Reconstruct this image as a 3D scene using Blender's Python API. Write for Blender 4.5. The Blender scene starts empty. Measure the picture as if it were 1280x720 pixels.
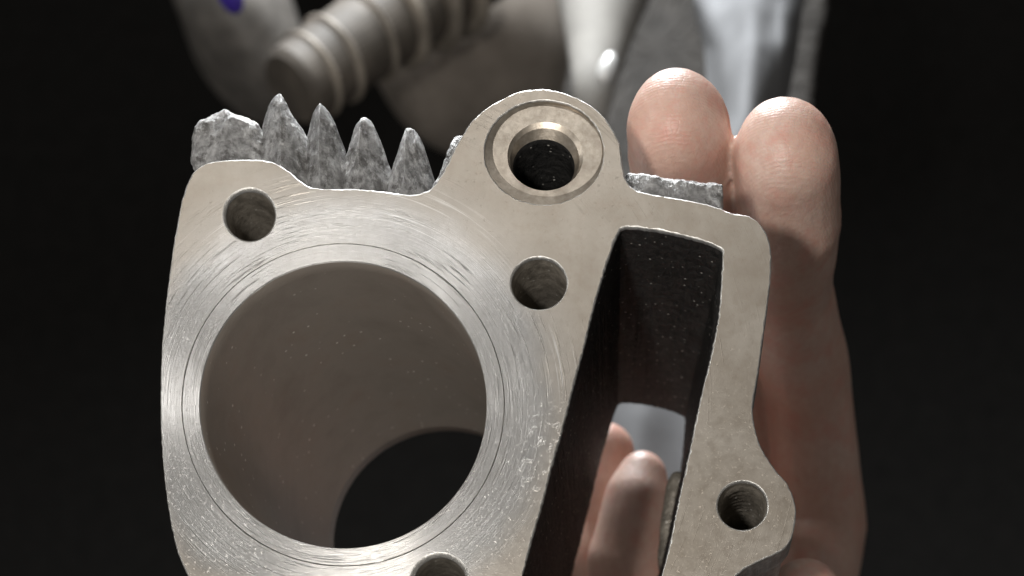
import bpy, bmesh, math, random
from mathutils import Vector, noise
from mathutils.geometry import delaunay_2d_cdt

random.seed(7)
S = bpy.context.scene
COL = S.collection
# ------------------------------------------------------------------ camera, world, lamps, exposure
# 1 unit = 1 cm.  The front face of the cylinder lies in the plane Y = 0; +Y goes away from the camera.
K = 0.01397            # cm per traced unit on the front face
D = 30.0               # camera distance from the front face
VX, VY = 900.0, 1386.0 # where the camera axis meets the front face, in traced units
S.unit_settings.system = 'METRIC'
S.unit_settings.scale_length = 0.01
cam_d = bpy.data.cameras.new('camera')
cam = bpy.data.objects.new('camera', cam_d)
COL.objects.link(cam)
cam.location = (0, -D, 0)
cam.rotation_euler = (math.radians(90), 0, 0)
cam_d.sensor_width = 36.0
cam_d.lens = 36.0 * (D / K) / 1280.0
cam_d.shift_x = -(VX - 640) / 1280.0
cam_d.shift_y = (VY - 360) / 1280.0
cam_d.clip_start = 0.5
cam_d.clip_end = 500
cam_d.dof.use_dof = True
cam_d.dof.focus_distance = D + 0.4
cam_d.dof.aperture_fstop = 0.17
S.camera = cam

world = bpy.data.worlds.new('World')
S.world = world
world.use_nodes = True
wb = world.node_tree.nodes['Background']
wb.inputs['Color'].default_value = (1.0, 0.96, 0.90, 1)
wb.inputs['Strength'].default_value = 0.10

def lamp(name, loc, target, size, power, color, size_y=None):
    d = bpy.data.lights.new(name, 'AREA')
    d.shape = 'RECTANGLE' if size_y else 'DISK'
    d.size = size
    if size_y: d.size_y = size_y
    d.energy = power
    d.color = color
    o = bpy.data.objects.new(name, d)
    COL.objects.link(o)
    o.location = loc
    o.rotation_euler = (Vector(target) - Vector(loc)).to_track_quat('-Z', 'Y').to_euler()
    return o

lamp('ceiling_tube', (-5, -32, 41), (-4, 0, 13), 8, 2000, (1.0, 0.98, 0.955), 4)
lamp('bench_lamp', (-22, -30, 38), (-5, 0, 13), 5, 1500, (1.0, 0.98, 0.955))
lamp('side_lamp', (-36, -24, 27), (-5, 0, 13), 6, 3000, (1.0, 0.98, 0.955))
lamp('low_front_lamp', (-9.0, -32, 2), (-4, 2, 13), 3, 7500, (1.0, 0.955, 0.895))  # unseen lamp low in front, brightens the bore and hole walls
lamp('shop_lamp', (-10, 15, 74), (0, 14, 16), 34, 64000, (0.95, 0.98, 1.0), 18)

S.view_settings.view_transform = 'Standard'
S.view_settings.look = 'None'
S.view_settings.exposure = 0.0
S.view_settings.gamma = 1.0
S.render.engine = 'CYCLES'
S.cycles.use_denoising = True
S.cycles.max_bounces = 8

# ------------------------------------------------------------------ helpers
BC = (429.0, 506.0)                           # bore centre, traced units
def fx(px): return (px - VX) * K
def fz(py): return (VY - py) * K
ORG = Vector((fx(BC[0]), 0, fz(BC[1])))       # bore centre in the scene
def W(px, py, d):
    "the point at depth d that the camera sees at (px, py)"
    q = K * (D + d) / D
    return Vector(((px - VX) * q, d, (VY - py) * q))
def L(px, py, d=0.0):
    "traced point carried straight back by d, relative to the bore centre"
    return Vector(((px - BC[0]) * K, d, (BC[1] - py) * K))

def link(name, me, mat=None, parent=None, smooth=None):
    o = bpy.data.objects.new(name, me)
    COL.objects.link(o)
    if mat is not None:
        me.materials.append(mat)
    if parent is not None: o.parent = parent
    if smooth is not None:
        me.polygons.foreach_set('use_smooth', [smooth] * len(me.polygons))
    return o
def mesh(name, verts, faces):
    me = bpy.data.meshes.new(name)
    me.from_pydata([tuple(v) for v in verts], [], faces)
    me.update()
    return me
def tag(o, label=None, cat=None, kind=None, group=None):
    if label: o['label'] = label
    if cat: o['category'] = cat
    if kind: o['kind'] = kind
    if group: o['group'] = group
    return o
def empty(name, loc):
    o = bpy.data.objects.new(name, None)
    o.empty_display_size = 0.5
    COL.objects.link(o)
    o.location = loc
    return o

def catmull(pts, n=8, closed=True):
    out = []
    m = len(pts)
    rng = range(m) if closed else range(m - 1)
    for i in rng:
        if closed:
            p0, p1, p2, p3 = pts[(i-1) % m], pts[i], pts[(i+1) % m], pts[(i+2) % m]
        else:
            p0, p1, p2, p3 = pts[max(i-1, 0)], pts[i], pts[i+1], pts[min(i+2, m-1)]
        for j in range(n):
            t = j / n
            out.append(tuple(0.5 * (2*p1[c] + (p2[c]-p0[c])*t + (2*p0[c]-5*p1[c]+4*p2[c]-p3[c])*t*t
                             + (-p0[c]+3*p1[c]-3*p2[c]+p3[c])*t*t*t) for c in (0, 1)))
    if not closed: out.append(tuple(pts[-1]))
    return out
def resample(pts, step, closed=True):
    src = list(pts) + ([pts[0]] if closed else [])
    acc = [0.0]
    for a, b in zip(src, src[1:]): acc.append(acc[-1] + math.hypot(b[0]-a[0], b[1]-a[1]))
    n = max(8, int(acc[-1] / step))
    out, j = [], 0
    for i in range(n if closed else n + 1):
        t = acc[-1] * i / n
        while j < len(acc) - 2 and acc[j+1] < t: j += 1
        f = (t - acc[j]) / max(1e-9, acc[j+1] - acc[j])
        out.append((src[j][0] + (src[j+1][0]-src[j][0])*f, src[j][1] + (src[j+1][1]-src[j][1])*f))
    return out
def area2(p):
    return sum(p[i-1][0]*p[i][1] - p[i][0]*p[i-1][1] for i in range(len(p)))
def ccw(p):
    return p if area2(p) > 0 else p[::-1]
def normals(p):
    "outward normals of a loop with positive area2"
    n = len(p); out = []
    for i in range(n):
        a, b = p[i-1], p[(i+1) % n]
        dx, dy = b[0]-a[0], b[1]-a[1]
        l = math.hypot(dx, dy) or 1
        out.append((dy/l, -dx/l))
    return out
def offset(p, a, rough=0.0, freq=0.08, seed=0.0):
    nn = normals(p)
    return [(q[0] + m[0]*(a + rough*noise.noise((q[0]*freq, q[1]*freq, seed))),
             q[1] + m[1]*(a + rough*noise.noise((q[0]*freq, q[1]*freq, seed)))) for q, m in zip(p, nn)]
def ellipse(cx, cy, rx, ry=None, n=96):
    ry = ry or rx
    return ccw([(cx + rx*math.cos(2*math.pi*i/n), cy + ry*math.sin(2*math.pi*i/n)) for i in range(n)])
def inside(pt, poly):
    x, y = pt; r = False
    for i in range(len(poly)):
        a, b = poly[i-1], poly[i]
        if (a[1] > y) != (b[1] > y) and x < (b[0]-a[0])*(y-a[1])/(b[1]-a[1]) + a[0]: r = not r
    return r

class Sheet:
    "a growing list of verts and faces"
    def __init__(s): s.v, s.f = [], []
    def ring(s, pts3):
        i = len(s.v); s.v += pts3; return list(range(i, i + len(pts3)))
    def bridge(s, a, b, flip=False):
        n = len(a)
        for i in range(n):
            j = (i+1) % n
            q = (a[i], a[j], b[j], b[i])
            s.f.append(q[::-1] if flip else q)
    def plate(s, rings, loops2, flip=False):
        "fill between an outer loop and hole loops that are already in s.v"
        pts, idx, edges = [], [], []
        for r, lp in zip(rings, loops2):
            base = len(pts)
            pts += [Vector(p) for p in lp]; idx += r
            edges += [(base+i, base+(i+1) % len(lp)) for i in range(len(lp))]
        vo, eo, fo, ov, oe, of = delaunay_2d_cdt(pts, edges, [], 0, 1e-6)
        for f in fo:
            c = sum((vo[i] for i in f), Vector((0, 0))) / len(f)
            if not inside(c, loops2[0]) or any(inside(c, h) for h in loops2[1:]): continue
            t = [idx[ov[i][0]] if ov[i] else None for i in f]
            if None in t or len(set(t)) < 3: continue
            s.f.append(tuple(t[::-1] if flip else t))

# ------------------------------------------------------------------ materials
class NT:
    def __init__(s, name):
        s.m = bpy.data.materials.new(name); s.m.use_nodes = True
        s.t = s.m.node_tree; s.b = s.t.nodes['Principled BSDF']
    def n(s, typ, **kw):
        x = s.t.nodes.new(typ)
        for k, v in kw.items():
            if k in x.inputs.keys() if isinstance(k, str) else False: x.inputs[k].default_value = v
            else: setattr(x, k, v)
        return x
    def l(s, a, b): s.t.links.new(a, b)
    def math(s, op, a, b=None, c=None):
        x = s.t.nodes.new('ShaderNodeMath'); x.operation = op
        for i, v in enumerate((a, b, c)):
            if v is None: continue
            if isinstance(v, (int, float)): x.inputs[i].default_value = v
            else: s.l(v, x.inputs[i])
        return x.outputs[0]
    def noise(s, vec, scale, detail=4, rough=0.6):
        x = s.t.nodes.new('ShaderNodeTexNoise')
        x.inputs['Scale'].default_value = scale; x.inputs['Detail'].default_value = detail
        x.inputs['Roughness'].default_value = rough
        if vec is not None: s.l(vec, x.inputs['Vector'])
        return x.outputs['Fac']
    def ramp(s, fac, stops, interp='LINEAR'):
        x = s.t.nodes.new('ShaderNodeValToRGB'); x.color_ramp.interpolation = interp
        e = x.color_ramp.elements
        while len(e) < len(stops): e.new(0.5)
        for i, (p, c) in enumerate(stops):
            e[i].position = p
            e[i].color = (c, c, c, 1) if isinstance(c, (int, float)) else (*c, 1)
        s.l(fac, x.inputs[0]); return x.outputs[0]
    def mix(s, fac, a, b, blend='MIX'):
        x = s.t.nodes.new('ShaderNodeMix'); x.data_type = 'RGBA'; x.blend_type = blend
        for i, v in ((0, fac), (6, a), (7, b)):
            if isinstance(v, (int, float)): x.inputs[i].default_value = v
            elif isinstance(v, tuple): x.inputs[i].default_value = (*v, 1)
            else: s.l(v, x.inputs[i])
        return x.outputs[2]
    def bump(s, h, strength, dist, normal=None):
        x = s.t.nodes.new('ShaderNodeBump')
        x.inputs['Strength'].default_value = strength; x.inputs['Distance'].default_value = dist
        s.l(h, x.inputs['Height'])
        if normal is not None: s.l(normal, x.inputs['Normal'])
        return x.outputs['Normal']
    def set(s, **kw):
        for k, v in kw.items():
            k = k.replace('_', ' ')
            if isinstance(v, tuple): s.b.inputs[k].default_value = (*v, 1) if len(v) == 3 else v
            elif isinstance(v, (int, float)): s.b.inputs[k].default_value = v
            else: s.l(v, s.b.inputs[k])
        return s.m

def machined(name, liner=False):
    "aluminium faced on a lathe: fine concentric grooves round the bore, stained away from it"
    t = NT(name)
    co = t.n('ShaderNodeTexCoord').outputs['Object']
    sx = t.n('ShaderNodeSeparateXYZ'); t.l(co, sx.inputs[0])
    x, z = sx.outputs[0], sx.outputs[2]
    r = t.math('SQRT', t.math('ADD', t.math('MULTIPLY', x, x), t.math('MULTIPLY', z, z)))
    ang = t.math('ARCTAN2', z, x)
    # grooves run round the bore, so the gloss spreads along the radius
    tv = t.n('ShaderNodeCombineXYZ'); t.l(x, tv.inputs[0]); t.l(z, tv.inputs[2])
    tn = t.n('ShaderNodeVectorMath', operation='NORMALIZE'); t.l(tv.outputs[0], tn.inputs[0])
    def polar(fr, fa, sc, det, ro):
        c = t.n('ShaderNodeCombineXYZ')
        t.l(t.math('MULTIPLY', r, fr), c.inputs[0]); t.l(t.math('MULTIPLY', ang, fa), c.inputs[1])
        return t.noise(c.outputs[0], sc, det, ro)
    groove = polar(45, 1.0, 1.0, 4, 0.7)
    scr = polar(34, 2.0, 1.0, 2, 0.6)
    scr2 = polar(24, 1.3, 1.0, 3, 0.65)
    blot = t.noise(co, 0.9, 5, 0.6)
    spots = t.noise(co, 5.0, 6, 0.65)
    rr = t.math('ADD', r, t.math('MULTIPLY', t.math('SUBTRACT', blot, 0.5), 0.8))
    stain = t.ramp(t.math('DIVIDE', rr, 8.0), [(0.42, 0.0), (0.475, 0.7), (0.56, 1.0)])
    clean = t.mix(t.ramp(spots, [(0.3, 0.0), (0.7, 1.0)]), (0.66, 0.648, 0.63), (0.58, 0.566, 0.545))
    dull = t.mix(t.ramp(blot, [(0.35, 0.0), (0.65, 1.0)]), (0.385, 0.34, 0.285), (0.48, 0.437, 0.38))
    dull = t.mix(t.ramp(spots, [(0.36, 0.30), (0.52, 0.0)]), dull, (0.35, 0.29, 0.23))
    col = t.mix(stain, clean, dull)
    zone = t.ramp(t.noise(co, 0.55, 2), [(0.42, 0.0), (0.6, 1.0)])
    # thin dark nicks that follow the tool
    nick = t.math('MULTIPLY', t.ramp(scr, [(0.63, 0.0), (0.69, 1.0)]), zone)
    col = t.mix(t.math('MULTIPLY', nick, 0.22), col, (0.36, 0.32, 0.27))
    scratch_glint = t.math('MULTIPLY', t.ramp(scr2, [(0.57, 0.0), (0.66, 1.0)]), t.ramp(t.noise(co, 0.8, 2), [(0.42, 0.0), (0.58, 1.0)]))
    scratch_glint = t.math('MULTIPLY', scratch_glint, t.ramp(t.math('DIVIDE', r, 8.0), [(0.34, 0.2), (0.44, 1.0), (0.50, 0.6), (0.53, 0.0)]))
    col = t.mix(t.math('MULTIPLY', scratch_glint, 0.7), col, (0.90, 0.89, 0.87))  # tool scratches, lightened in colour to paint in their glint
    dv = t.n('ShaderNodeVectorMath', operation='DISTANCE'); t.l(co, dv.inputs[0]); dv.inputs[1].default_value = (3.55, 0.0, -1.0)
    scuff = t.math('MULTIPLY', t.ramp(t.math('DIVIDE', dv.outputs['Value'], 2.0), [(0.15, 1.0), (0.6, 0.0)]),
                   t.ramp(t.noise(co, 6.5, 4, 0.5), [(0.57, 0.0), (0.64, 1.0)]))
    col = t.mix(t.math('MULTIPLY', scuff, 0.45), col, (0.84, 0.82, 0.78))
    rough = t.math('ADD', t.math('MULTIPLY', stain, 0.10), t.ramp(spots, [(0.3, 0.29), (0.7, 0.38)]))
    gw = t.math('SUBTRACT', 1.0, t.math('MULTIPLY', stain, 0.85))
    n1 = t.bump(t.math('MULTIPLY', groove, gw), 0.8, 0.008)
    n1 = t.bump(t.math('MULTIPLY', t.ramp(scr, [(0.58, 0.0), (0.68, 1.0)]), t.math('MULTIPLY', gw, zone)), 0.9, 0.012, n1)
    pits = t.ramp(t.noise(co, 16, 4, 0.7), [(0.60, 0.0), (0.68, 1.0)])
    col = t.mix(t.math('MULTIPLY', pits, 0.14), col, (0.26, 0.22, 0.18))
    n1 = t.bump(t.math('SUBTRACT', 1.0, pits), 0.3, 0.008, n1)
    n1 = t.bump(t.noise(co, 30, 4), 0.13, 0.010, n1)
    n1 = t.bump(scuff, 0.35, 0.012, n1)
    t.l(tn.outputs[0], t.b.inputs['Tangent'])
    an = t.math('MULTIPLY', gw, 0.8)
    return t.set(Base_Color=col, Metallic=0.9, Roughness=rough, Anisotropic=an, Normal=n1)

def cast(name, c1, c2, metallic=0.7, rough=0.55, bs=0.9, dist=0.05, scale=9.0, speck=0.0, grime=0.0):
    "sand-cast aluminium"
    t = NT(name)
    co = t.n('ShaderNodeTexCoord').outputs['Object']
    a = t.noise(co, scale, 8, 0.7)
    b = t.noise(co, scale * 0.25, 4, 0.6)
    col = t.mix(t.ramp(a, [(0.36, 0.0), (0.64, 1.0)]), c1, c2)
    col = t.mix(t.ramp(b, [(0.3, 0.55), (0.6, 0.0)]), col, tuple(v * 0.45 for v in c1))
    h = a
    if grime:
        g = t.noise(co, 3.4, 6, 0.75)
        col = t.mix(t.math('MULTIPLY', t.ramp(g, [(0.50, 0.0), (0.60, 1.0)]), grime), col, (0.075, 0.068, 0.06))
    if speck:
        vo = t.n('ShaderNodeTexVoronoi'); t.l(co, vo.inputs['Vector']); vo.inputs['Scale'].default_value = 6.5
        vo.inputs['Randomness'].default_value = 1.0
        sp = t.math('MULTIPLY', t.ramp(vo.outputs['Distance'], [(0.08, 1.0), (0.16, 0.0)]),
                    t.ramp(t.noise(co, 1.4, 3), [(0.40, 0.0), (0.50, 1.0)]))
        col = t.mix(t.math('MULTIPLY', sp, speck), col, (0.75, 0.73, 0.68))
    return t.set(Base_Color=col, Metallic=metallic, Roughness=rough, Normal=t.bump(h, bs, dist))

M_face = machined('machined_aluminium')
M_cast = cast('cast_aluminium', (0.30, 0.295, 0.29), (0.64, 0.635, 0.63), 0.65, 0.33, 0.9, 0.10, 7, grime=0.65)
M_side = cast('cast_side', (0.40, 0.40, 0.40), (0.62, 0.61, 0.6), 0.75, 0.5, 0.8, 0.05)
M_tunnel = cast('oily_shaded_casting', (0.012, 0.012, 0.012), (0.050, 0.048, 0.046), 0.0, 0.5, 0.9, 0.12, 7, 0.95)  # oily wall, base colour also darkened to paint in the tunnel's shade
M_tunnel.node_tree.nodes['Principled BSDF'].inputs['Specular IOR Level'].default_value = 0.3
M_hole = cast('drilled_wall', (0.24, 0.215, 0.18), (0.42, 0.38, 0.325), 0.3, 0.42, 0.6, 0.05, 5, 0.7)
M_edge = cast('burr_highlight', (0.72, 0.70, 0.66), (0.86, 0.85, 0.82), 0.8, 0.34, 0.8, 0.02, 14)  # burred chamfers, colour whitened to paint in the rim highlight
M_seat = cast('seat_metal', (0.42, 0.365, 0.30), (0.52, 0.465, 0.395), 0.9, 0.40, 0.25, 0.02, 8)

def bore_mat():
    t = NT('honed_bore')
    co = t.n('ShaderNodeTexCoord').outputs['Object']
    a = t.noise(co, 1.1, 6, 0.6); b = t.noise(co, 14, 4, 0.6)
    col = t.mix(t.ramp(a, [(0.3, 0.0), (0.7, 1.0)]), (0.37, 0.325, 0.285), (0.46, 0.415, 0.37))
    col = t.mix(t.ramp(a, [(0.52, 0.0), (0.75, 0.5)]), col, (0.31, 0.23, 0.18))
    vo = t.n('ShaderNodeTexVoronoi'); t.l(co, vo.inputs['Vector']); vo.inputs['Scale'].default_value = 4.4
    sp = t.math('MULTIPLY', t.ramp(vo.outputs['Distance'], [(0.08, 1.0), (0.13, 0.0)]),
                t.ramp(t.noise(co, 1.1, 3), [(0.44, 0.0), (0.54, 1.0)]))
    col = t.mix(t.math('MULTIPLY', sp, 0.9), col, (0.95, 0.93, 0.88))
    return t.set(Base_Color=col, Metallic=0.4, Roughness=0.45, Normal=t.bump(b, 0.2, 0.02))
M_bore = bore_mat()

# ------------------------------------------------------------------ traced outlines
OUT = [(281,200),(313,199),(340,202),(360,213),(377,227),(391,234),(413,236),(447,236),(480,239),(513,243),(532,239),
 (544,230),(556,211),(566,190),(577,170),(590,151),(611,133),(637,119),(652,113.5),(675,111),(694,113),(716,120),
 (738,131),(756,147),(769,167),(775.5,183),(777.5,200),(781,221),(790,234),(803,240),(829,245),(871,252),(893,258),
 (916,266),(936,270),(950,280),(960,297),(964,317),(963,350),(958,390),(953,427),(947,470),(942,497),(941,516),(945,540),
 (953,562),(969,587),(983,603),(992,623),(995,643),(990,671),(979,687),(957,698),(931,711),(915,725),(903,745),(891,778),
 (878,825),(862,882),(842,925),(808,945),(735,935),(640,905),(588,862),(552,815),(500,785),(420,778),(340,775),(285,762),
 (246,735),(222,690),(208,620),(201,540),(201,460),(206,390),(214,325),(222,275),(230,240),(241,216),(258,204)]
TUN = [(775.5,287),(780,284.5),(790,284),(817,287),(847,293),(873,299.5),(895,307.5),(902,313),(903,322),(902,340),(898.5,390),
 (892,427),(886,455),(878,487),(870,523),(861,567),(853,603),(843,650),(834,692),(826,722),(808,790),(783,870),(765,892),
 (740,893),(660,872),(630,850),(625,830),(640,768),(653,720),(663,681),(677,633),(690,582),(703,537),(717,482),(730,434),
 (743,381),(757,334),(768,302)]
DEPTH = 7.5
outer = ccw(resample(catmull(OUT, 10), 2.6))
tunnel = ccw(resample(catmull(TUN, 8), 2.6))
outer = offset(outer, 0.0, 0.7, 0.16, 3.0)
tunnel = offset(tunnel, 0.0, 1.1, 0.3, 9.0)
# the tunnel leans a little on its way back
def tun_far(p):
    tx, ty = 775.5, 287.0
    a1, a2, b1, b2 = 127.0, 25.0, -122.5, 433.0
    det = a1*b2 - b1*a2
    u = ((p[0]-tx)*b2 - b1*(p[1]-ty)) / det
    v = (a1*(p[1]-ty) - (p[0]-tx)*a2) / det
    return (741 + u*104 - v*116, 287 + u*19 + v*433)
R_BORE, R_LIN = 179.0, 201.0
SKEW = 46.0
holes = [dict(c=(673.5,354), r=(34.5,32), ch=2.2), dict(c=(312,268.5), r=(31,31.5), ch=3.0),
         dict(c=(928,632), r=(31,30), ch=2.0), dict(c=(549.5,728), r=(33,33), ch=5.0)]
SEAT = dict(c=(680,190.5), r=(74.4,65))

# ------------------------------------------------------------------ the engine cylinder
root = tag(empty('engine_cylinder', ORG),
           'grey aluminium engine cylinder with one large round bore, toothed fins and a drilled flange', 'engine cylinder')

def chamfered(sh, loop, ch, grow, rough=0.0, seed=0.0):
    "face ring and wall ring of a loop; grow=+1 for a hole (chamfer widens outwards), -1 for the outline"
    if rough: f2 = offset(loop, grow*ch, rough, 0.12, seed)
    else: f2 = offset(loop, grow*ch)
    fr = sh.ring([L(*p, 0.0) for p in f2])
    wr = sh.ring([L(*p, ch*K*0.9) for p in loop])
    return f2, fr, wr

sh = Sheet()
fo, ro, wo = chamfered(sh, outer, 1.7, -1, 1.0, 1.0)
loops, rings, walls = [fo], [ro], [wo]
nface = 0
hole_loops = [ellipse(*h['c'], *h['r'], 72) for h in holes]
seat_loop = offset(ellipse(*SEAT['c'], *SEAT['r'], 128), 0, 0.9, 0.2, 5.0)
lin_loop = ellipse(*BC, R_LIN + 0.9, None, 220)
for lp, ch, ru in [(tunnel, 1.9, 1.6), (seat_loop, 1.4, 0.9), (lin_loop, 0.5, 0.0)] + [(l, h['ch'], 0.5) for l, h in zip(hole_loops, holes)]:
    f2, fr, wr = chamfered(sh, lp, ch, +1, ru, 4.0)
    loops.append(f2); rings.append(fr); walls.append(wr)
sh.plate(rings, loops)
n_plate = len(sh.f)
sh.bridge(rings[0], walls[0], True)
for r, w in zip(rings[1:], walls[1:]): sh.bridge(r, w, False)
n_ch = len(sh.f)
# short walls of the openings down to where their own parts start
deep = [0.09, 0.04, 0.5] + [h['ch']*K*0.9 + 0.05 for h in holes]
for w, lp, dp in zip(walls[1:], [tunnel, seat_loop, lin_loop] + hole_loops, deep):
    sh.bridge(w, sh.ring([L(*p, dp) for p in lp]))
n_short = len(sh.f)
# outside of the casting, then the back with the bore and the tunnel left open
prev = walls[0]
for dp, ins in ((0.5, 1.0), (0.9, 2.0), (1.0, 10.0), (3.5, 14.0), (DEPTH, 18.0)):
    lo = offset(outer, -ins, 1.5, 0.1, dp)
    nx = sh.ring([L(*p, dp) for p in lo]); sh.bridge(prev, nx, True); prev = nx
back = [lo, [tun_far(p) for p in tunnel], ellipse(BC[0]+SKEW, BC[1], R_LIN + 0.9, None, 220)]
back_r = [prev] + [sh.ring([L(*p, DEPTH) for p in lp]) for lp in back[1:]]
sh.plate(back_r, back, True)
me = mesh('flange', sh.v, sh.f)
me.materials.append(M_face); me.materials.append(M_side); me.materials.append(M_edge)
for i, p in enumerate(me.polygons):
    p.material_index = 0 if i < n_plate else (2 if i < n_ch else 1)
    p.use_smooth = n_plate <= i < n_short
link('flange', me, None, root)

# liner: an iron sleeve pressed into the casting
sh = Sheet(); NB = 220
def circ(r, d, cx=BC[0], cy=BC[1]): return sh.ring([L(*p, d) for p in ellipse(cx, cy, r, None, NB)])
a0 = circ(R_LIN, 0.4); a1 = circ(R_LIN, 0.006); a2 = circ(R_LIN - 0.4, 0.0)
b0 = circ(R_BORE + 1.2, 0.0); b1 = circ(R_BORE, 0.02)
sh.bridge(a0, a1); sh.bridge(a1, a2); sh.bridge(a2, b0); sh.bridge(b0, b1)
n_f = len(sh.f)
pr = b1
for i in range(1, 25):
    t = i / 24
    nx = circ(R_BORE, 0.02 + (DEPTH - 0.02)*t, BC[0] + SKEW*t, BC[1]); sh.bridge(pr, nx); pr = nx
e1 = circ(R_LIN - 1, DEPTH, BC[0] + SKEW); sh.bridge(pr, e1); sh.bridge(e1, a0)
me = mesh('cylinder_liner', sh.v, sh.f)
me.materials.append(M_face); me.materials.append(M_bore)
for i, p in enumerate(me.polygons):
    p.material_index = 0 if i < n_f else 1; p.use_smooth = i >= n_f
link('cylinder_liner', me, None, root)

# chain tunnel
sh = Sheet()
pr = None
for i in range(40):
    t = i / 39
    lp = []
    for p in tunnel:
        q = tun_far(p)
        lp.append((p[0] + (q[0]-p[0])*t, p[1] + (q[1]-p[1])*t))
    d = 0.09 + (DEPTH - 0.09)*t
    nn = normals(lp)
    ro_ = 0.0 if i == 0 else 1.3
    pts = [L(q[0] + m[0]*ro_*noise.noise((q[0]*.09, q[1]*.09, d*3)), q[1] + m[1]*ro_*noise.noise((q[0]*.09, q[1]*.09, d*3)), d) for q, m in zip(lp, nn)]
    nx = sh.ring(pts)
    if pr: sh.bridge(pr, nx)
    pr = nx
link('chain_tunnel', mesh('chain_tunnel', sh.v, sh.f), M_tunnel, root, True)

# drilled stud holes
def tube(loopf, depths, mat, name, cap=True):
    sh = Sheet(); pr = None
    for d, sc, rough in depths:
        lp = loopf(sc)
        nx = sh.ring([L(q[0], q[1], d + rough*noise.noise((q[0]*.2, q[1]*.2, d*9))) for q in lp])
        if pr: sh.bridge(pr, nx)
        pr = nx
    if cap: sh.f.append(tuple(pr))
    return link(name, mesh(name, sh.v, sh.f), mat, root, True)
for h in holes:
    d0 = h['ch']*K*0.9 + 0.05
    steps = [(d0, 1.0, 0)]
    threaded = h['c'][0] > 900
    for i in range(1, 60):
        d = d0 + i*(0.085 if threaded else 0.055)
        sc = 1.0 - 0.02 if not threaded else (0.89 if i % 2 else 1.0)
        steps.append((d, sc if i > 1 else 1.0, 0.012))
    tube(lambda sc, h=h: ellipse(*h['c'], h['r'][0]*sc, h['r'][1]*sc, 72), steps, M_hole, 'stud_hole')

# counterbored seat in the big boss
sh = Sheet()
def ell(cx, cy, rx, ry, d): return sh.ring([L(*p, d) for p in ellipse(cx, cy, rx, ry, 128)])
seq = [ell(*SEAT['c'], 74.4, 65, 0.04), ell(683.6,184.8, 68.6, 57.6, 0.085), ell(681,192, 47.5, 43, 0.085),
       ell(680,195, 43.5, 40, 0.13), ell(678,199.5, 39.0, 35.0, 0.24)]
for a, b in zip(seq, seq[1:]): sh.bridge(a, b)
n_s = len(sh.f)
pr = seq[-1]
for i in range(1, 30):
    nx = ell(678,199.5, 38.5, 34.6, 0.24 + i*0.12); sh.bridge(pr, nx); pr = nx
sh.f.append(tuple(pr))
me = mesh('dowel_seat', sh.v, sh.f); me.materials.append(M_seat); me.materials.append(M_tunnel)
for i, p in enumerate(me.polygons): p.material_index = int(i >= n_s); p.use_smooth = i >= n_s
link('dowel_seat', me, None, root)

# cooling fins: rough cast teeth whose front has a ridge
def fin(profile, d0, d1, ridge, seed, name='cooling_fin', amp=1.9, mat=M_cast, tilt=0.0):
    sc0 = (D + d0 + ridge*0.5)/D
    pf = ccw(resample(catmull([(VX + (p[0]-VX)*sc0, VY + (p[1]-VY)*sc0) for p in profile], 8), 1.1))
    cx = sum(p[0] for p in pf)/len(pf); cy = sum(p[1] for p in pf)/len(pf)
    w = max(p[0] for p in pf) - min(p[0] for p in pf)
    sh = Sheet(); rings = []
    def bumpy(q, d):
        v = L(q[0], q[1], d)
        o = Vector((seed, seed*0.7, 0))
        n3 = noise.noise_vector(v*3.0 + o)*0.6 + noise.noise_vector(v*8 + o)*0.4 + noise.noise_vector(v*19 + o)*0.22
        return v + n3*amp*K
    for i in range(26, 0, -1):                 # front, from the middle outwards
        s = (1.0 - ((i-1)/26.0)) if i < 26 else 0.02
        rr = []
        for p in pf:
            q = (cx + (p[0]-cx)*s, cy + (p[1]-cy)*s)
            t = abs(q[0] - cx - tilt*(q[1]-cy))/(w/2)
            rr.append(bumpy(q, d0 + ridge*t + 0.10*s**6))
        rings.append(sh.ring(rr))
    base = max(v.y for v in sh.v[-len(pf):]) + 0.03
    for j in range(14):
        d = base + (d1 - base)*j/13
        rings.append(sh.ring([bumpy(p, d) for p in pf]))
    for a, b in zip(rings, rings[1:]): sh.bridge(a, b, True)
    sh.f.append(tuple(rings[0])); sh.f.append(tuple(rings[-1][::-1]))
    return link(name, mesh(name, sh.v, sh.f), mat, root, True)

TEETH = [
 [(308,206),(313,187),(323,157),(335,129),(348,122),(358,130),(367,147),(380,163),(396,190),(400,243),(350,240)],
 [(368,215),(376,180),(387,148),(402,138),(414,146),(423,167),(432,193),(440,245),(400,246),(372,240)],
 [(410,236),(424,205),(443,168),(452,157),(460,152),(468,158),(477,180),(486,212),(492,246),(450,250),(412,248)],
 [(466,245),(480,222),(500,187),(507,172),(517,166),(525,172),(533,193),(542,227),(546,250),(505,254),(470,252)],
]
for i, t in enumerate(TEETH):
    fin(t, 0.14, 3.6, 0.62, 11.0*i + 2)
fin([(240,150),(254,142),(270,139),(284,138),(312,145),(330,165),(330,205),(300,214),(246,214),(236,185)], 0.30, 3.2, 0.2, 77.0, amp=4.0)
# lug beside the big boss
fin([(782,214),(796,211),(820,217),(843,221),(872,224),(899,226),(903,234),(903,250),(900,275),(850,268),(790,252)], 0.16, 2.2, 0.05, 90.0, 'casting_lug', amp=3.5)
# rough side of the big boss
fin([(536,246),(541,226),(552,203),(561,184),(569,170),(582,168),(590,200),(575,240),(550,252)], 0.16, 3.0, 0.12, 31.0, 'boss_side', amp=3.5)
# rib at the foot of the tunnel's right wall
fin([((p[0]), (p[1])) for p in ((836,596),(852,588),(866,600),(860,650),(846,705),(824,705),(826,650))], 5.4, 7.3, 0.1, 55.0, 'tunnel_rib', amp=3.0, mat=M_hole)

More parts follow.
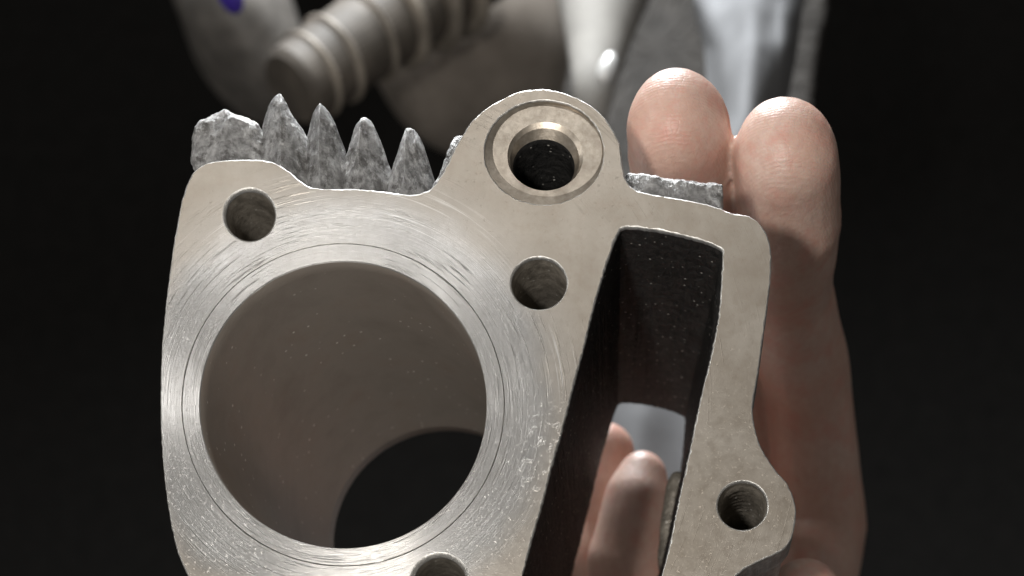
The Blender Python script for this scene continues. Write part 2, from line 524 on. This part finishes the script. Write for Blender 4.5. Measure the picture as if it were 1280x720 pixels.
# ------------------------------------------------------------------ the hand
def skin_mat():
    t = NT('skin')
    co = t.n('ShaderNodeTexCoord').outputs['Object']
    a = t.noise(co, 0.7, 4, 0.55); b = t.noise(co, 6, 5, 0.6)
    col = t.mix(t.ramp(a, [(0.32, 0.0), (0.66, 1.0)]), (0.70, 0.455, 0.365), (0.76, 0.56, 0.475))
    col = t.mix(t.ramp(b, [(0.4, 0.25), (0.62, 0.0)]), col, (0.58, 0.30, 0.23))
    vein = t.noise(co, 1.6, 5, 0.7)
    col = t.mix(t.ramp(vein, [(0.50, 0.0), (0.66, 0.55)]), col, (0.72, 0.35, 0.28))
    wv = t.n('ShaderNodeTexWave'); wv.bands_direction = 'Z'
    wv.inputs['Scale'].default_value = 5.0; wv.inputs['Distortion'].default_value = 7.0
    wv.inputs['Detail'].default_value = 2.0; wv.inputs['Detail Scale'].default_value = 0.45
    t.l(co, wv.inputs['Vector'])
    vo = t.n('ShaderNodeTexVoronoi'); vo.feature = 'DISTANCE_TO_EDGE'; vo.inputs['Scale'].default_value = 9.0
    t.l(co, vo.inputs['Vector'])
    n = t.bump(wv.outputs['Fac'], 0.11, 0.02)
    n = t.bump(t.ramp(vo.outputs['Distance'], [(0.0, 0.0), (0.12, 1.0)]), 0.14, 0.02, n)
    n = t.bump(t.noise(co, 3.0, 5), 0.25, 0.06, n)
    m = t.set(Base_Color=col, Roughness=0.42, Normal=n, Subsurface_Weight=0.25, Subsurface_Scale=0.2)
    t.b.inputs['Subsurface Radius'].default_value = (1.0, 0.35, 0.2)
    return m
M_skin = skin_mat()

def hull_capsule(bm, p, r, q, s):
    "a tapered limb between two spheres"
    t = bmesh.new()
    for c, rad in ((p, r), (q, s)):
        g = bmesh.ops.create_icosphere(t, subdivisions=3, radius=rad)
        bmesh.ops.translate(t, verts=g['verts'], vec=c)
    res = bmesh.ops.convex_hull(t, input=t.verts)
    bmesh.ops.delete(t, geom=list({e for e in res['geom_interior'] + res['geom_unused'] if isinstance(e, bmesh.types.BMVert)}), context='VERTS')
    tmp = bpy.data.meshes.new('tmp'); t.to_mesh(tmp); t.free()
    bm.from_mesh(tmp); bpy.data.meshes.remove(tmp)

V = Vector
bm = bmesh.new()
mid = [(W(848,162,2.2), 0.99), (V((-0.68, 3.9, 18.25)), 1.04), (V((-0.4, 6.8, 18.2)), 0.98), (V((0.15, 9.2, 17.4)), 1.00), (V((0.75, 12.0, 15.0)), 1.06)]
idx = [(W(983,196,2.3), 1.00), (V((1.36, 3.9, 17.6)), 1.04), (V((1.46, 6.8, 17.5)), 0.97), (V((2.0, 9.4, 16.6)), 1.02), (V((2.5, 12.0, 14.2)), 1.10)]
rng = [(W(804,597,9.4), 0.58), (W(797,625,9.4), 0.76), (W(780,700,9.7), 0.86), (V((-2.1, 10.4, 11.2)), 0.95), (V((-1.3, 12.4, 12.4)), 1.05)]
lit = [(W(757,567,10.7), 0.70), (W(750,610,10.8), 0.76), (W(728,710,11.0), 0.78), (V((-3.2, 11.6, 10.4)), 0.82), (V((-2.4, 12.6, 10.8)), 0.98)]
thumb = [(V((1.70, 4.6, 10.3)), 0.78), (V((1.75, 5.6, 9.9)), 0.90), (V((1.7, 7.8, 9.4)), 0.95), (V((1.4, 10.2, 9.4)), 1.2), (V((0.8, 12.6, 8.6)), 1.6)]
wrist = V((0.6, 14.2, 6.6))
for ch in (mid, idx, rng, lit, thumb):
    for (p, r), (q, s) in zip(ch, ch[1:]): hull_capsule(bm, p, r, q, s)
kn = [idx[-1], mid[-1], rng[-1], lit[-1]]
for (p, r), (q, s) in zip(kn, kn[1:]): hull_capsule(bm, p, r, q, s)
for p, r in kn: hull_capsule(bm, p, r, wrist, 1.75)
hull_capsule(bm, idx[-1][0], 1.1, thumb[3][0], 1.3)
hull_capsule(bm, mid[-1][0], 1.1, thumb[3][0], 1.3)
hull_capsule(bm, rng[-1][0], 1.1, thumb[3][0], 1.2)
hull_capsule(bm, wrist, 1.75, V((2.0, 24.0, -2.0)), 2.6)
hm = bpy.data.meshes.new('hand'); bm.to_mesh(hm); bm.free()
ho = bpy.data.objects.new('hand_raw', hm); COL.objects.link(ho)
md = ho.modifiers.new('r', 'REMESH'); md.mode = 'VOXEL'; md.voxel_size = 0.06; md.use_smooth_shade = True
sm = ho.modifiers.new('s', 'SMOOTH'); sm.factor = 0.5; sm.iterations = 6
dg = bpy.context.evaluated_depsgraph_get()
hm2 = bpy.data.meshes.new_from_object(ho.evaluated_get(dg))
bpy.data.objects.remove(ho)
hm2.name = 'hand'
hm2.materials.clear()
# soft unevenness of the flesh
nrm = [v.normal.copy() for v in hm2.vertices]
for v, n_ in zip(hm2.vertices, nrm):
    v.co += n_ * 0.05 * noise.noise(v.co * 0.9)
hand = link('hand', hm2, M_skin, None, True)
tag(hand, 'bare hand behind the metal cylinder, two fingertips showing over its top right corner', 'hand')

# ------------------------------------------------------------------ background, out of focus
def plain(name, c, rough=0.6, metallic=0.0, var=0.4, scale=0.8):
    t = NT(name)
    co = t.n('ShaderNodeTexCoord').outputs['Object']
    a = t.noise(co, scale, 5, 0.6)
    col = t.mix(t.ramp(a, [(0.3, 0.0), (0.7, 1.0)]), tuple(v*(1-var) for v in c), tuple(min(1, v*(1+var)) for v in c))
    return t.set(Base_Color=col, Roughness=rough, Metallic=metallic, Normal=t.bump(t.noise(co, scale*6, 4), 0.25, 0.05))
M_wall = plain('unlit_wall', (0.012, 0.011, 0.010), 0.9)  # near-black: the unlit depth of the shop is put into the colour
M_shaft = plain('worn_steel', (0.105, 0.090, 0.074), 0.65, 0.0)
M_band = plain('lighter_steel', (0.30, 0.265, 0.22), 0.5, 0.2)  # bands get a lighter colour than the shaft
M_house = plain('greasy_housing', (0.30, 0.262, 0.225), 0.7, 0.0, 0.2)
M_pale = plain('pale_alloy', (0.36, 0.345, 0.32), 0.75, 0.0, 0.15)
M_glint = plain('painted_glint', (0.92, 0.92, 0.9), 0.35, 0.3, 0.02)
M_cloth = plain('grey_cloth', (0.19, 0.193, 0.20), 0.95, 0.0, 0.25, 0.25)
M_blue = plain('blue_plastic', (0.10, 0.06, 0.55), 0.4)

wall = mesh('backdrop', [(-160, 110, -120), (160, 110, -120), (160, 110, 160), (-160, 110, 160)], [(0, 1, 2, 3)])
tag(link('backdrop_wall', wall, M_wall), kind='structure')

def lathe(name, a, b, prof, mat, parent=None, seg=48):
    "prof: (t along a-b, radius)"
    ax = (b - a); ln = ax.length; ax.normalize()
    u = ax.orthogonal().normalized(); w = ax.cross(u)
    sh = Sheet(); pr = None
    for t, r in prof:
        c = a + ax*ln*t
        nx = sh.ring([c + (u*math.cos(2*math.pi*i/seg) + w*math.sin(2*math.pi*i/seg))*r for i in range(seg)])
        if pr: sh.bridge(pr, nx)
        else: sh.f.append(tuple(nx[::-1]))
        pr = nx
    sh.f.append(tuple(pr))
    o = link(name, mesh(name, sh.v, sh.f), mat, parent, False)
    return o
def rel(o, c):
    "move the origin of a mesh object to c"
    for v in o.data.vertices: v.co -= c
    o.location = c
    return o

DB = 34.0
q = K*(D + DB)/D
a, b = W(362,112,DB-2), W(645,-85,DB+3)
sh_root = tag(empty('gear_shaft', a), 'blurred stepped steel shaft with raised bands slanting up behind the fins', 'shaft')
def shpart(name, prof, mat):
    o = lathe(name, a, b, prof, mat); rel(o, a.copy()); o.location = (0, 0, 0); o.parent = sh_root; return o
shpart('shaft_body', [(0.0, 38*q), (0.02, 44*q), (0.96, 54*q), (1.0, 50*q)], M_shaft)
for t0, t1, r in ((0.075, 0.105, 49), (0.165, 0.195, 51), (0.31, 0.335, 53), (0.42, 0.46, 59), (0.55, 0.59, 64), (0.66, 0.70, 68)):
    shpart('band', [(t0, (r-6)*q), (t0+0.012, r*q), (t1-0.012, r*q), (t1, (r-6)*q)], M_band)

# dark rounded housing
def blob(name, c, rx, ry, rz, mat, seed, amp=0.06, rot=0.0):
    bm = bmesh.new(); bmesh.ops.create_icosphere(bm, subdivisions=5, radius=1.0)
    for v in bm.verts:
        n = noise.noise(v.co*1.6 + V((seed, 0, 0)))
        v.co *= 1 + amp*n
        v.co = V((v.co.x*rx, v.co.y*ry, v.co.z*rz))
        x, z = v.co.x, v.co.z
        v.co.x, v.co.z = x*math.cos(rot) - z*math.sin(rot), x*math.sin(rot) + z*math.cos(rot)
    me = bpy.data.meshes.new(name); bm.to_mesh(me); bm.free()
    o = link(name, me, mat, None, True); o.location = c
    return o
tag(blob('gear_housing', W(585,45,DB+10), 150*q, 5, 150*q, M_house, 3.0, 0.05),
    'large dark round housing out of focus behind the round boss', 'housing')
tag(blob('machine_cover', W(300,30,DB+14), 85*q, 5, 130*q, plain('grey_cover', (0.20, 0.185, 0.168), 0.7), 8.0, 0.08, 0.5),
    'dull grey-brown cover out of focus left of the stepped shaft', 'cover')
pn = fin([(600,-160),(1010,-160),(1014,120),(1000,330),(940,345),(760,300),(640,200),(600,60)], DB+16, DB+19, 0.0, 5.0, 'dark_machine', amp=12.0,
         mat=plain('brown_paint', (0.045, 0.040, 0.035), 0.75, 0.0, 0.3))
pn.parent = None; pn.location = ORG
tag(pn, 'large flat dark brown machine body far behind the fingertips, out of focus', 'machine')
# pale tapering strut
sa, sb = W(738,150,DB-1), W(765,-150,DB+2)
st = rel(lathe('metal_strut', sa, sb, [(0, 20*q), (0.15, 27*q), (0.35, 42*q), (0.6, 66*q), (1, 92*q)], M_pale), sa.copy())
st.data.polygons.foreach_set('use_smooth', [True]*len(st.data.polygons))
tag(st, 'pale grey tapering metal strut out of focus above the round boss', 'strut')
kb = blob('strut_glint', W(759,86,DB-5), 10*q, 10*q, 19*q, M_glint, 1.0, 0.02, -0.35)  # white ellipsoid added to stand for the strut's specular spot
tag(kb, 'small white oval in place of a highlight on the pale strut', 'highlight')

# grey cloth hanging behind
sh = Sheet(); NX, NZ = 70, 90
cpts = [((862,-60),(1010,-60)), ((870,0),(1000,0)), ((885,60),(992,60)), ((890,150),(975,150)), ((850,270),(925,270)), ((760,430),(925,430)), ((690,520),(925,520)), ((640,720),(900,720)), ((620,860),(880,860))]
rows = []
for j in range(NZ + 1):
    t = j/NZ*(len(cpts)-1); i = min(int(t), len(cpts)-2); f = t - i
    l = [cpts[i][0][c]*(1-f) + cpts[i+1][0][c]*f for c in (0, 1)]
    r = [cpts[i][1][c]*(1-f) + cpts[i+1][1][c]*f for c in (0, 1)]
    row = []
    for m in range(NX + 1):
        g = m/NX
        px, py = l[0]*(1-g) + r[0]*g, l[1]*(1-g) + r[1]*g
        dp = DB - 6 - 1.5*t + 0.7*math.sin(g*7 + t*0.5) + 1.4*noise.noise((g*4, t*0.7, 2)) + 3.0*(2*g-1)**2
        row.append(W(px, py, dp))
    rows.append(sh.ring(row))
for r0, r1 in zip(rows, rows[1:]):
    for m in range(NX): sh.f.append((r0[m], r0[m+1], r1[m+1], r1[m]))
cl = link('grey_cloth', mesh('grey_cloth', sh.v, sh.f), M_cloth, None, True)
so = cl.modifiers.new('thickness', 'SOLIDIFY'); so.thickness = 0.15
tag(cl, 'creased grey cloth hanging out of focus behind the fingers', 'cloth')
bl = blob('plastic_cap', W(286,-10,DB-3), 15*q, 1.0, 16*q, M_blue, 5.0, 0.03, 0.4)
tag(bl, 'violet blue plastic cap at the top left corner', 'cap')
